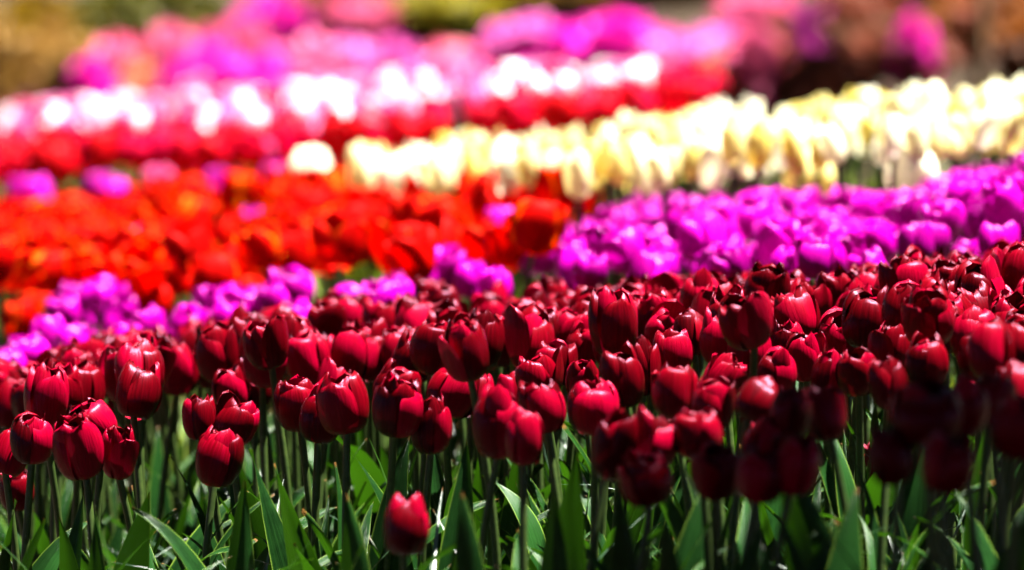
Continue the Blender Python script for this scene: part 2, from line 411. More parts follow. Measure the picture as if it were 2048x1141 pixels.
def tulip(name, head, sx, sz, rng, label, group, petals=None, bloom=None, leaves=LEAVES, nleaf=3, leaf_len=(0.15, 0.27), spin=None, tilt=None, lean=0.03, variant=None):
    """head = middle of the bloom; the root stands on the ground below it"""
    c = head - Vector((0, 0, H0 * sz * 0.5))
    bx, by = c.x + rng.uniform(-lean, lean), c.y + rng.uniform(-lean, lean)
    base = Vector((bx, by, ground(bx, by) - 0.012))
    ax = c - base; L = ax.length
    root = thing(name, label, 'tulip', base, group)
    q = Vector((0, 0, 1)).rotation_difference(ax.normalized())
    root.rotation_mode = 'QUATERNION'; root.rotation_quaternion = q
    part('stem', rng.choice(STEMS), root, Matrix.Diagonal((1, 1, L + 0.004, 1)))
    a0 = rng.uniform(0, 6.28)
    for k in range(nleaf):
        s = rng.uniform(*leaf_len) * (1 - 0.12 * k)
        s = min(s, L * 1.02)
        wsc = s * rng.uniform(0.85, 1.3)
        M = Matrix.Translation((0, 0, rng.uniform(0.0, 0.02) + 0.03 * k)) @ Matrix.Rotation(a0 + k * 2.3 + rng.uniform(-0.4, 0.4), 4, 'Z') @ Matrix.Diagonal((s, wsc, s, 1))
        part('leaf', rng.choice(leaves), root, M)
    tl = tilt if tilt is not None else (rng.gauss(0, 0.17), rng.gauss(0, 0.17))
    sp = spin if spin is not None else rng.uniform(0, 6.28)
    M = Matrix.Translation((0, 0, L)) @ Matrix.Rotation(tl[0], 4, 'X') @ Matrix.Rotation(tl[1], 4, 'Y') @ Matrix.Rotation(sp, 4, 'Z') @ Matrix.Diagonal((sx, sx, sz, 1))
    if petals:
        v = variant if variant is not None else rng.randrange(len(petals))
        for pm in petals[v]: part('petal', pm, root, M)
    else:
        part('bloom', rng.choice(bloom), root, M)
    return root

# ------------------------------------------------------------------ dark red tulips one by one
G_DARK = 'dark red tulips of the near bed'
# middle of the head in the photograph (u, v), its width and height there, distance (None: found on the bed), what it is
HAND = [
 (12, 809, 58, 95, None, 'dark red tulip cut by the left edge above the drooping open tulip'),
 (10, 905, 62, 95, 6.15, 'dark red tulip half cut off by the left edge beside the open tulip'),
 (63, 880, 80, 98, 6.12, 'glossy dark red tulip near left edge with a petal folded open'),
 (36, 979, 58, 76, 6.5, 'small short crimson tulip low among leaves at the left edge'),
 (172, 896, 92, 122, 6.08, 'large dark red tulip at front of the tight trio on the left'),
 (237, 905, 60, 105, 6.12, 'dark red tulip with spreading outer petals, right one of left trio'),
 (206, 842, 92, 92, 6.25, 'dark red tulip rising behind the tight trio on the left'),
 (77, 806, 78, 95, None, 'dark red tulip with pale tip, left of the pair above the open tulip'),
 (127, 802, 84, 95, None, 'dark red tulip, right of the pair above the left trio'),
 (267, 783, 84, 112, 6.3, 'upright dark red tulip standing alone with white glint, right of left trio'),
 (322, 722, 80, 90, None, 'bright red blurred tulip left of the two behind the lone upright tulip'),
 (355, 745, 78, 95, None, 'bright red blurred tulip right of the two behind the lone upright tulip'),
 (432, 728, 84, 92, None, 'red tulip with white glint above the trio left of centre'),
 (466, 782, 66, 85, None, 'dark red tulip left of the pair behind the trio left of centre'),
 (507, 772, 76, 98, None, 'dark red tulip right of the pair behind the trio left of centre'),
 (402, 836, 62, 92, 6.22, 'dark red tulip with shadowed face, upper left of trio left of centre'),
 (461, 842, 76, 94, 6.2, 'crimson tulip with sunlit right petal, upper right of trio left of centre'),
 (428, 916, 90, 116, 6.12, 'dark red tulip with pointed top, lowest of the trio left of centre'),
 (190, 716, 86, 98, None, 'blurred dark red tulip between two purple tulips on the left'),
 (117, 750, 80, 66, None, 'blurred dark red tulip under the purple tulips on the left'),
 (22, 757, 56, 70, None, 'blurred dark red tulip at left edge under a purple tulip'),
 (601, 808, 86, 110, 6.22, 'dark red tulip with frayed top, left of the central front row'),
 (636, 834, 80, 105, 6.12, 'dark red tulip squeezed between two larger ones in the front row'),
 (694, 812, 96, 116, 6.02, 'wide dark red tulip with folded petals, right of the frayed one'),
 (655, 772, 66, 60, 6.5, 'crinkled crimson top peeping over the front row pair'),
 (787, 812, 92, 122, 5.95, 'tall dark tulip with shaded face in middle of the front row'),
 (783, 770, 84, 80, 6.4, 'crimson tulip with silvery tips behind the shaded tall tulip'),
 (861, 853, 78, 112, 5.98, 'bright crimson tulip with white glint, lowest of the central front row'),
 (890, 781, 96, 102, 6.28, 'crimson tulip with glossy ridged top behind the bright low one'),
 (947, 785, 70, 100, 6.3, 'crimson tulip with toothed top, right end of glossy pair'),
 (996, 848, 92, 136, 5.72, 'blackish red tulip with large shaded face right of centre'),
 (1048, 876, 62, 112, 5.62, 'tulip with one sunlit pink petal under the blackish red one'),
 (1027, 790, 56, 75, 6.35, 'small crimson tulip top behind the blackish red one'),
 (1094, 815, 82, 106, 5.8, 'crimson tulip with rounded sunlit face right of the blackish one'),
 (1086, 752, 86, 90, 6.1, 'crimson tulip with curled pale rim in the tall group of three'),
 (1114, 728, 80, 76, 6.35, 'topmost crimson tulip of the tall group right of centre'),
 (1167, 757, 62, 90, 6.25, 'right hand crimson tulip of the tall group right of centre'),
 (807, 1056, 84, 112, 5.5, 'short blurred dark red tulip alone at the bottom below the others'),
 (544, 722, 82, 90, None, 'blurred red tulip left of the row behind the frayed tulip'),
 (594, 720, 70, 86, None, 'blurred red tulip next to the pale vertical leaf'),
 (662, 730, 62, 82, None, 'blurred red tulip just right of the pale vertical leaf'),
 (726, 716, 64, 92, None, 'blurred dark red tulip above the shaded tall tulip'),
 (800, 706, 66, 86, None, 'blurred rounded red tulip above the glossy ridged tulip'),
 (1160, 692, 66, 84, None, 'red tulip with pale rim above the tall group right of centre'),
 (1189, 815, 92, 112, 5.85, 'blurred crimson tulip with bright tips left of the near pair'),
 (1213, 892, 80, 132, 5.5, 'tall blurred red tulip standing over the dark leaves right of centre'),
 (1250, 757, 82, 118, 5.95, 'crimson tulip with a pink sunlit side, left of a leaning pair'),
 (1288, 738, 66, 110, 6.1, 'red tulip, right of the leaning pair above the leaf gap'),
 (1302, 880, 84, 90, 5.5, 'blurred wide red tulip above the pale leaf tip'),
 (1302, 956, 98, 104, 5.3, 'lowest blurred red tulip right of centre'),
 (1346, 702, 72, 78, 6.15, 'crimson tulip with violet sheen above the leaf gap'),
 (1350, 785, 86, 114, 5.8, 'rounded tulip with violet left shoulder right of the leaf gap'),
 (1423, 752, 74, 66, 6.0, 'squat crimson tulip with dark hollow right of the violet one'),
 (1425, 812, 78, 92, 5.7, 'blurred red tulip between violet shouldered one and the near cluster'),
 (1399, 868, 92, 102, 5.5, 'blurred pair-faced red tulip in the near right cluster'),
 (1428, 940, 94, 112, 5.25, 'blurred crimson tulip with pink right side over the tall dark leaf'),
 (1497, 797, 88, 96, 5.6, 'blurred pointed crimson tulip at top of the near right cluster'),
 (1512, 888, 70, 86, 5.4, 'blurred small red tulip in middle of the near right cluster'),
 (1548, 745, 74, 84, 5.95, 'sharp dark red tulip on the right above the near cluster'),
 (1574, 825, 78, 104, 5.4, 'blurred crimson tulip with dusky pink side, near right cluster'),
 (1512, 950, 90, 100, 5.15, 'very dark blurred tulip at lower edge of the near right cluster'),
 (1580, 932, 90, 112, 5.15, 'blurred dark red tulip, lower right end of the near cluster'),
 (1661, 832, 74, 92, 5.45, 'blurred crimson tulip with pink top left of the leaf opening'),
 (1612, 715, 68, 84, 6.1, 'dark red tulip with purple right edge in the sharp right group'),
 (1652, 752, 68, 78, 5.95, 'crimson tulip with bright folded rim above the leaf opening'),
 (1718, 742, 76, 82, 5.9, 'crimson tulip with ragged top right of the folded rim one'),
 (1783, 770, 74, 70, 5.7, 'blurred crimson tulip behind the large near right tulip'),
 (1848, 828, 134, 130, 4.95, 'largest blurred crimson tulip at the near right'),
 (1795, 912, 90, 110, 4.95, 'shaded dark tulip below left of the largest near tulip'),
 (1885, 925, 100, 120, 4.85, 'almost black shaded tulip directly under the largest near tulip'),
 (1925, 812, 78, 100, 5.1, 'blurred red tulip right of the largest near tulip'),
 (1726, 934, 58, 66, 6.3, 'small short red tulip in the leaf opening on the right'),
 (1857, 726, 80, 96, 5.8, 'blurred brown red tulip above the largest near tulip'),
 (1779, 700, 82, 90, 6.0, 'dark tulip with violet rim above the ragged crimson one'),
 (1957, 716, 74, 84, 5.8, 'blurred crimson tulip right of the brown red one'),
 (2010, 702, 66, 86, 5.85, 'dark red tulip near right edge above the blurred ones'),
 (2034, 775, 70, 90, 5.5, 'blurred red tulip cut by the right edge at mid height'),
 (2030, 858, 110, 120, 4.85, 'shaded blurred tulip cut by right edge near the bottom'),
 (1985, 800, 80, 95, 5.2, 'shaded blurred tulip between two redder ones near right edge'),
 (1445, 678, 80, 106, 6.2, 'sharp tulip with broad violet left petal in the right group'),
 (1499, 704, 80, 96, 6.1, 'sharp dark red tulip right of the broad violet one'),
 (1580, 690, 72, 96, 6.15, 'sharp dark tulip with thin violet rim in the right group'),
 (1684, 674, 92, 92, 6.2, 'wide dark red tulip with many petals in the right group'),
 (1749, 652, 64, 86, 6.3, 'dark tulip with pale tip left of the domed violet rimmed one'),
 (1825, 650, 84, 82, 6.25, 'domed dark tulip with violet rim in the right group'),
 (1877, 622, 66, 104, 6.22, 'tall blackish tulip with open top, left of the right hand pair'),
 (1934, 632, 66, 108, 6.2, 'tall red tulip with sharp petal point, right of the blackish one'),
 (2030, 634, 60, 104, 6.15, 'blackish red tulip cut by the right edge at top of the bed'),
 (1555, 638, 82, 72, 6.4, 'dark red tulip with sharp points under the blurred red ones'),
 (1481, 602, 86, 86, 6.7, 'bright red tulip with two glints in the middle right rows'),
 (1586, 584, 72, 82, 6.75, 'round bright red tulip with two white spots on the right'),
 (1667, 612, 66, 80, 6.6, 'red tulip with crossing glints right of the round one'),
 (1731, 582, 66, 80, 6.65, 'red tulip with folded top at back right of the bed'),
 (1779, 584, 58, 82, 6.6, 'narrow red tulip with sunlit right edge at back right'),
 (1832, 574, 68, 80, 6.6, 'dark red tulip with pale cap at back right of the bed'),
 (1930, 556, 72, 90, 6.55, 'tall dark red tulip highest on the right of the bed'),
 (1400, 622, 70, 80, None, 'red tulip left of the two-glint one in the middle right rows'),
 (1013, 680, 78, 94, 6.6, 'dark red tulip with long shaded petals in the centre rows'),
 (1086, 670, 72, 84, None, 'crimson tulip right of the long shaded one in the centre rows'),
 (935, 698, 78, 80, None, 'blurred crimson tulip left of the long shaded one'),
 (1127, 630, 72, 82, None, 'blurred crimson tulip with pale rims behind the centre rows'),
 (862, 598, 64, 74, None, 'blurred red tulip against the purple tulips at the bed edge'),
 (1238, 690, 74, 88, 6.3, 'crimson tulip with ruffled top left of the violet sheen one'),
 (1318, 655, 74, 84, 6.4, 'sharp red tulip with thin pale rim in the right centre rows'),
 (1388, 668, 66, 80, 6.35, 'dark red tulip left of the broad violet petal one'),
]
placed = []
for i, (u, v, w, h, d, lab) in enumerate(HAND):
    rng = random.Random(3000 + i)
    if d is None: p, d = at_height(u, v, 0.36)
    p = at_depth(u, v, d)
    g = ground(p.x, p.y)
    sx = max(0.75, min(1.4, (w * d / FPX) / (2.02 * R0)))
    sz = max(0.8, min(1.35, (h * d / FPX) / H0))
    short = (p.z - g) < 0.3
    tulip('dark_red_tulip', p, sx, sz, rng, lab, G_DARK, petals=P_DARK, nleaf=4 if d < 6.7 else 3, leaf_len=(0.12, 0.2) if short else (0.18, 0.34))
    placed.append((p.x, p.y))

def fill(poly, H, spacing, rng, avoid, ymin, ymax, xmin, xmax, tries=60000, cap=300, zvar=0.025):
    out = []; cell = {}
    def key(x, y): return (int(math.floor(x / spacing)), int(math.floor(y / spacing)))
    for (x, y) in avoid: cell.setdefault(key(x, y), []).append((x, y))
    for _ in range(tries):
        x, y = rng.uniform(xmin, xmax), rng.uniform(ymin, ymax)
        z = ground(x, y) + H + rng.gauss(0, zvar)
        u, v, d = project(Vector((x, y, z)))
        if not (-90 < u < 2138): continue
        if not inside(poly, u, v): continue
        kx, ky = key(x, y); ok = True
        for a in (-1, 0, 1):
            for b in (-1, 0, 1):
                for (px, py) in cell.get((kx + a, ky + b), ()):
                    if (px - x) ** 2 + (py - y) ** 2 < spacing * spacing: ok = False
        if not ok: continue
        cell.setdefault((kx, ky), []).append((x, y)); out.append((Vector((x, y, z)), u, v, d))
        if len(out) >= cap: break
    return out

NTH = ['zeroth', 'first', 'second', 'third', 'fourth', 'fifth', 'sixth', 'seventh', 'eighth', 'ninth', 'tenth', 'eleventh', 'twelfth', 'thirteenth', 'fourteenth', 'fifteenth', 'sixteenth', 'seventeenth', 'eighteenth', 'nineteenth', 'twentieth']
def nth(k):
    if k <= 20: return NTH[k]
    t = {2: 'twenty', 3: 'thirty', 4: 'forty'}[k // 10]
    return t + ('-' + NTH[k % 10] if k % 10 else 'ieth'[1:]) if k % 10 else {20: 'twentieth', 30: 'thirtieth', 40: 'fortieth'}[k]
def row_labels(got, per_row, what):
    """rows of a bed counted from the front, plants of a row counted from the left"""
    n = len(got)
    if not n: return []
    mu = sum(g[1] for g in got) / n; mv = sum(g[2] for g in got) / n
    k = sum((g[1] - mu) * (g[2] - mv) for g in got) / sum((g[1] - mu) ** 2 for g in got)
    order = sorted(range(n), key=lambda i: -(got[i][2] - k * got[i][1]))
    lab = [None] * n
    for r in range(0, n, per_row):
        for c, i in enumerate(sorted(order[r:r + per_row], key=lambda i: got[i][1])):
            lab[i] = '%s row, %s from the left' % (what % nth(r // per_row + 1), nth(c + 1))
    return lab
DARK_POLY = [(-80, 765), (60, 765), (150, 730), (330, 690), (500, 675), (640, 640), (820, 612), (1000, 622), (1150, 606), (1300, 598), (1500, 588), (1700, 576), (1850, 560), (2000, 545), (2130, 535),
             (2130, 760), (1850, 650), (1600, 640), (1400, 640), (1250, 670), (1100, 690), (900, 715), (700, 725), (560, 730), (400, 715), (230, 760), (130, 800), (-80, 810)]
rng = random.Random(11)
got = fill(DARK_POLY, 0.355, 0.051, rng, placed, 5.6, 8.6, -0.9, 0.9, cap=222, zvar=0.022)
for (p, u, v, d), lab in zip(got, row_labels(got, 24, 'dark red tulip packed behind the front ones, %s')):
    s = rng.uniform(0.9, 1.1)
    tulip('dark_red_tulip', p, s, s * rng.uniform(0.92, 1.1), rng, lab, 'dark red tulips packed behind the front ones', petals=P_DARK, nleaf=2)
    placed.append((p.x, p.y))

# ------------------------------------------------------------------ purple tulips
PURPLE = [
 (60, 712, 80, 80, 'purple tulip lowest at the left edge over the dark red bed'),
 (18, 735, 60, 70, 'purple tulip cut by the left edge beside the lowest one'),
 (110, 680, 64, 80, 'dim purple tulip behind the lowest one on the left'),
 (152, 612, 74, 84, 'bright purple tulip left of the big pair on the left'),
 (205, 606, 84, 86, 'bright purple tulip right of the big pair on the left'),
 (172, 588, 66, 78, 'purple tulip topmost of the big clump on the left'),
 (228, 628, 66, 76, 'purple tulip lowest right of the big clump on the left'),
 (128, 630, 62, 74, 'purple tulip lowest left of the big clump on the left'),
 (448, 640, 62, 72, 'purple tulip lowest of the second pair'),
 (148, 690, 66, 80, 'shaded purple tulip beside a blurred dark red tulip'),
 (258, 692, 68, 72, 'purple tulip right of the blurred dark red one'),
 (310, 652, 46, 70, 'slim pale purple tulip left of centre left'),
 (366, 652, 62, 72, 'small purple tulip beside the slim pale one'),
 (424, 618, 66, 78, 'purple tulip left of the second pair'),
 (472, 614, 74, 80, 'purple tulip right of the second pair'),
 (582, 580, 78, 84, 'purple tulip with white glints against the orange bed'),
 (548, 606, 58, 74, 'purple tulip tucked under the white-glint one'),
 (608, 648, 46, 96, 'narrow purple tulip reaching down into the dark red rows'),
 (700, 606, 64, 74, 'pale purple tulip right of the pale green leaves'),
 (765, 602, 70, 80, 'purple tulip middle of the row before the green gap'),
 (806, 592, 60, 84, 'purple tulip leaning right above the dark red rows'),
 (842, 548, 70, 80, 'purple tulip left of the white-streaked one'),
 (884, 536, 62, 84, 'purple tulip with a broad white streak'),
 (940, 560, 62, 70, 'lavender tulip right of the white-streaked one'),
 (990, 576, 60, 66, 'pale lavender tulip low at the bed edge in the middle'),
 (1068, 506, 76, 80, 'pale lavender tulip at left end of the purple bed'),
 (1108, 496, 66, 80, 'lavender tulip second at left end of the purple bed'),
 (1140, 542, 66, 82, 'purple tulip with white spot above the centre rows'),
]
pl2 = list(placed)
for i, (u, v, w, h, lab) in enumerate(PURPLE):
    rng = random.Random(5000 + i); p, d = at_height(u, v, 0.36); p = at_depth(u, v, d)
    tulip('purple_tulip', p, max(0.8, min(1.5, 1.1 * w * d / FPX / (2 * R0))), max(0.8, min(1.4, 1.1 * h * d / FPX / H0)), rng, lab, 'purple tulips along the dark red bed', petals=P_PURPLE, nleaf=2, leaves=LEAVES)
    pl2.append((p.x, p.y))
for i, (u, v, lab) in enumerate([(30, 392, 'pale lilac tulip at the left edge above the orange bed'), (75, 395, 'magenta tulip at left edge above the orange bed'), (190, 385, 'large violet tulip alone above the orange bed'),
                                 (225, 400, 'lilac tulip beside the large violet one'), (440, 382, 'magenta tulip under the white tulip above the orange bed'), (545, 372, 'lilac tulip between orange ones'),
                                 (500, 450, 'small magenta tulip deep among the orange ones'), (280, 490, 'pale lilac tulip sunk among the orange ones on the left'), (995, 450, 'pale pinkish tulip among orange ones near the purple bed')]):
    rng = random.Random(5200 + i); p, d = at_height(u, v, 0.37)
    tulip('purple_tulip', p, *((0.8, 0.9) if v > 430 else (1.1, 1.25)), rng, lab, 'stray purple tulips in the orange bed', bloom=B_PURPLE, nleaf=1, leaves=FARLEAVES); pl2.append((p.x, p.y))
PURPLE_POLY = [(1170, 490), (1215, 455), (1290, 420), (1400, 430), (1500, 415), (1650, 405), (1800, 415), (1900, 385), (2000, 355), (2130, 335), (2130, 540), (1900, 545), (1700, 565), (1400, 580), (1200, 585), (1150, 535)]
rng = random.Random(12)
got = fill(PURPLE_POLY, 0.36, 0.064, rng, pl2, 6.8, 9.4, -0.2, 1.0, cap=215, zvar=0.022)
for (p, u, v, d), lab in zip(got, row_labels(got, 18, 'blurred purple tulip of the bed on the right, %s')):
    side = 'near' if v > 470 else 'far'
    s = rng.uniform(0.82, 1.02)
    tulip('purple_tulip', p, s, s * rng.uniform(0.9, 1.1), rng, lab, 'purple tulips of the bed on the right', petals=P_PURPLE if side == 'near' and v > 520 else None, bloom=B_PURPLE, nleaf=2, leaves=FARLEAVES)
    pl2.append((p.x, p.y))

# ------------------------------------------------------------------ orange, cream, pink and crimson tulips
def bed(name, poly, H, spacing, bloom, what, per_row, group, box, seed, sx, sz, cap, zvar=0.025, avoid=(), nleaf=2):
    rng = random.Random(seed); out = []
    got = fill(poly, H, spacing, rng, avoid, *box, cap=cap, zvar=zvar)
    for (p, u, v, d), lab in zip(got, row_labels(got, per_row, what)):
        s = rng.uniform(*sx)
        tulip(name, p, s, s * rng.uniform(*sz), rng, lab, group, bloom=bloom, leaves=FARLEAVES, nleaf=nleaf, leaf_len=(0.18, 0.3)); out.append((p.x, p.y))
    return out
ORANGE_POLY = [(-80, 440), (90, 425), (250, 415), (350, 392), (550, 375), (700, 370), (850, 378), (1000, 378), (1170, 380), (1185, 410), (1130, 450), (1050, 480), (1010, 505), (950, 500), (900, 500), (830, 540), (740, 530), (690, 500), (600, 510), (520, 545), (420, 560), (330, 565), (250, 562), (100, 545), (-80, 540)]
bed('orange_red_tulip', ORANGE_POLY, 0.37, 0.088, B_ORANGE, 'blurred open orange-red tulip of the orange bed, %s', 24, 'orange-red tulips of the bed', (7.2, 11.5, -1.2, 0.3), 21, (1.15, 1.45), (0.8, 1.0), 230, avoid=pl2)
for i, (u, v, lab) in enumerate([(40, 640, 'dark orange-red tulip at left edge below the orange bed'), (80, 625, 'small orange tulip beside the dark orange-red one'), (300, 610, 'orange tulip low between the purple ones'), (495, 595, 'pale orange bud right of the second purple pair')]):
    rng = random.Random(2200 + i); p, d = at_height(u, v, 0.34)
    tulip('orange_red_tulip', p, 0.95, 1.05, rng, lab, 'orange-red tulips at bed edge', bloom=B_ORANGE[2:3], leaves=FARLEAVES, nleaf=2)
CREAM_POLY = [(720, 345), (760, 325), (870, 312), (950, 290), (1150, 265), (1280, 262), (1400, 240), (1600, 240), (1720, 218), (1850, 208), (2000, 200), (2130, 195), (2130, 262), (1900, 280), (1700, 296), (1620, 312), (1500, 325), (1300, 342), (1150, 345), (900, 345), (750, 350)]
bed('cream_tulip', CREAM_POLY, 0.39, 0.084, B_CREAM, 'blurred cream yellow tulip of the cream bed, %s', 24, 'cream tulips of the bed', (8.0, 13.0, -0.7, 1.4), 22, (0.56, 0.74), (1.55, 1.95), 290)
for i, (u, v, lab) in enumerate([(618, 340, 'cream tulip alone at left tip of the cream bed'), (1830, 338, 'round cream tulip low in the green gap on the right'), (1622, 348, 'cream tulip low at the front of the bed beside green leaves')]):
    rng = random.Random(2300 + i); p, d = at_height(u, v, 0.38)
    tulip('cream_tulip', p, 1.4, 1.25, rng, lab, 'cream tulips at bed edge', bloom=B_CREAM[1:2], leaves=FARLEAVES, nleaf=2)
PINK_POLY = [(20, 222), (170, 215), (400, 200), (560, 190), (700, 172), (900, 155), (1000, 147), (1290, 145), (1290, 175), (1100, 195), (950, 210), (700, 240), (500, 250), (350, 255), (0, 270)]
pk = bed('pale_pink_tulip', PINK_POLY, 0.37, 0.084, B_PINK, 'blurred pale pink tulip of the far bed, %s', 24, 'pale pink tulips of the far bed', (10.5, 17.5, -1.7, 0.7), 23, (0.7, 0.9), (1.0, 1.25), 310)
RED_POLY = [(-80, 290), (0, 272), (350, 258), (500, 253), (700, 243), (950, 213), (1100, 198), (1290, 175), (1330, 160), (1420, 165), (1390, 205), (1200, 225), (990, 245), (850, 275), (700, 285), (560, 295), (440, 318), (240, 312), (60, 338), (-80, 345)]
bed('crimson_tulip', RED_POLY, 0.37, 0.09, B_RED, 'blurred crimson tulip before the pale pink ones, %s', 24, 'crimson tulips before the pale pink ones', (9.5, 15.0, -1.6, 0.9), 24, (0.95, 1.15), (0.95, 1.2), 290, avoid=pk)
for i, (u, v, lab) in enumerate([(418, 345, 'white-pink tulip standing above the orange bed'), (395, 278, 'pale pink tulip low among the crimson ones'), (470, 272, 'round pale pink tulip between crimson ones'), (610, 280, 'small pale pink tulip at the front of crimson rows'),
                                 (660, 265, 'pale pink tulip right of the round ones'), (312, 370, 'salmon pink bud before the green gap'), (565, 318, 'faint pink bud left of the lone cream tulip'), (808, 285, 'pinkish tulip peeping above the cream bed')]):
    rng = random.Random(2400 + i); p, d = at_height(u, v, 0.38)
    tulip('pale_pink_tulip', p, 1.15, 1.15, rng, lab, 'stray pale pink tulips', bloom=B_PINK, leaves=FARLEAVES, nleaf=1)

# ------------------------------------------------------------------ leafy plants without a flower, and thin blades
def leaf_plant(u, v, d, height, n, label, seed, face=None, wide=1.0, bend=None, leaves=None):
    """v marks the foot of the plant"""
    rng = random.Random(seed); p = at_depth(u, v, d); g = ground(p.x, p.y)
    root = thing('tulip_leaf_plant', label, 'plant', (p.x, p.y, g - 0.008), 'tulip plants without a flower')
    for k in range(n):
        L = height * (1 if k == 0 else rng.uniform(0.6, 0.95))
        if bend is not None and k == 0:
            rows, uvs = leaf_rows(1.0, 0.06 * wide, bend[0], random.Random(seed + 5), fold=bend[1], twist=bend[2], droop=bend[3])
            me = grid_mesh('leaf', rows, uvs, [M_LEAF])
        else: me = rng.choice(LEAVES)
        a = (face if face is not None and k == 0 else rng.uniform(0, 6.28))
        M = Matrix.Translation((0, 0, 0.004 * k)) @ Matrix.Rotation(a, 4, 'Z') @ Matrix.Diagonal((L, L * rng.uniform(0.95, 1.3), L, 1))
        part('leaf', me, root, M)
def foot(u, vtop, d, L):
    """photograph row of the ground under a leaf whose tip shows at vtop"""
    p = at_depth(u, vtop, d); return project(Vector((p.x, p.y, ground(p.x, p.y))))[1], p.z - ground(p.x, p.y)
BIG = [  # u, row of the tip, distance, bend(lean, fold, twist, droop), face, width, label
 (908, 852, 5.95, (0.05, 0.35, 0.2, 0), 1.6, 1.15, 'broad upright ribbed leaf standing under the toothed crimson tulip'),
 (1085, 950, 5.45, (0.05, 0.45, 0.1, 0), -1.5, 1.25, 'blurred tall pointed leaf low right of centre'),
 (985, 925, 5.5, (-0.15, 0.5, 0.3, 0), -1.2, 1.2, 'blurred dark leaf left of the tall pointed one'),
 (100, 925, 6.05, (0.05, 0.4, 0.5, 0), 1.4, 1.0, 'curved green leaf near the left edge with light tip'),
 (85, 950, 5.95, (0.35, 0.6, 0.4, 0), 0.1, 0.9, 'narrow leaf leaning right near the left edge'),
 (5, 950, 5.85, (0.1, 0.5, 0.0, 0), 2.8, 1.1, 'dark leaf cut by the left edge'),
 (340, 985, 5.95, (0.8, 0.6, 0.0, 0), 0.0, 1.1, 'dark leaf slanting up to the right on the left side'),
 (215, 950, 5.9, (0.05, 0.5, 0.6, 0), -0.6, 0.9, 'dark wavy leaf below the left trio'),
 (245, 960, 6.0, (0.05, 0.3, 0.0, 0), -1.5, 1.2, 'shaded broad leaf below the right one of the left trio'),
 (455, 935, 5.95, (0.05, 0.55, -0.3, 0), -1.2, 1.1, 'upright leaf rising beside the lowest tulip left of centre'),
 (540, 850, 6.3, (0.08, 0.4, 0.2, 0), 1.6, 1.25, 'broad sunlit leaf below the pair left of centre'),
 (655, 885, 5.98, (0.05, 0.5, 0.4, 0), -1.7, 1.15, 'dark green leaf under the frayed tulip'),
 (612, 890, 6.08, (0.05, 0.5, -0.5, 0), 1.8, 1.0, 'light green leaf left of the dark green one'),
 (745, 850, 6.1, (0.1, 0.3, 0.2, 0), 1.5, 1.3, 'wide pale leaf between two front row tulips'),
 (725, 985, 5.75, (0.1, 0.4, 0.4, 0), -1.2, 1.25, 'blackish leaf left of the short lone tulip'),
 (530, 1030, 5.75, (1.1, 0.3, 0.0, 0.6), 0.6, 1.3, 'arching dark leaf at the bottom left of centre'),
 (930, 1060, 5.6, (1.0, 0.5, 0.0, 0.2), 0.2, 1.3, 'dark leaf slanting over the bottom by the lone tulip'),
 (1150, 880, 5.75, (0.1, 0.45, 0.5, 0), -1.0, 1.05, 'dark bluish leaf under the blurred crimson tulip'),
 (1260, 960, 5.35, (0.05, 0.5, 0.3, 0), -1.4, 1.2, 'blurred dark leaf under the tall blurred red tulip'),
 (1390, 1000, 5.15, (0.1, 0.4, 0.2, 0), -1.8, 1.25, 'blurred broad leaf at the bottom right of centre'),
 (1460, 1005, 5.1, (0.3, 0.4, 0.5, 0), -0.8, 1.2, 'blurred bluish leaf leaning right at the bottom'),
 (1690, 1040, 5.1, (0.05, 0.4, 0.3, 0), 1.4, 0.8, 'blurred pale green leaf at the bottom right'),
 (1655, 900, 5.4, (0.05, 0.5, 0.0, 0), -1.5, 1.0, 'blurred green leaf under the crimson tulip by the opening'),
 (1960, 930, 5.0, (0.05, 0.5, 0.3, 0), -1.3, 1.0, 'blurred dark leaf by the right edge'),
 (1740, 830, 6.2, (0.25, 0.6, 0.0, 0.2), 0.4, 0.6, 'thin bending leaf in the opening on the right'),
 (300, 1080, 5.9, (0.9, 0.5, 0.3, 0.5), 2.6, 1.2, 'dark leaf folded over at the bottom left'),
 (640, 1090, 5.75, (1.1, 0.5, 0.2, 0.6), 0.3, 1.2, 'low leaf with dry tip at the bottom'),
 (440, 960, 6.3, (0.9, 0.4, 0.2, 0.7), 1.0, 1.3, 'pale sunlit leaf bending over behind the lowest tulip'),
 (560, 940, 6.15, (0.8, 0.5, 0.1, 0.5), 0.1, 1.1, 'leaf arching right with painted backlit rim left of centre'),
 (690, 940, 6.25, (0.7, 0.4, 0.2, 0.3), 2.9, 1.0, 'pale leaf bending left below the wide tulip'),
]
for i, (u, vt, d, b, face, wide, lab) in enumerate(BIG):
    vf, hh = foot(u, vt, d, 0)
    L = max(0.1, hh) * (1.03 + 0.22 * abs(b[0]) + 0.1 * b[3])
    # lean carries the tip sideways: step the foot back
    off = L * abs(b[0]) * 0.42 * FPX / d
    leaf_plant(u - off * cos(face), vf, d, min(0.34, L), 2, lab, 700 + i * 3, face=face, wide=wide, bend=b)
def far_leaf_plant(u, v, H, n, size, label, seed):
    rng = random.Random(seed); p, d = at_height(u, v, H); g = ground(p.x, p.y)
    root = thing('tulip_leaf_plant', label, 'plant', (p.x, p.y, g - 0.008), 'pale leaf plants between the beds')
    for k in range(n):
        L = size * rng.uniform(0.75, 1.1)
        part('leaf', rng.choice(FARLEAVES), root, Matrix.Rotation(rng.uniform(0, 6.28), 4, 'Z') @ Matrix.Diagonal((L, L * 1.2, L, 1)))
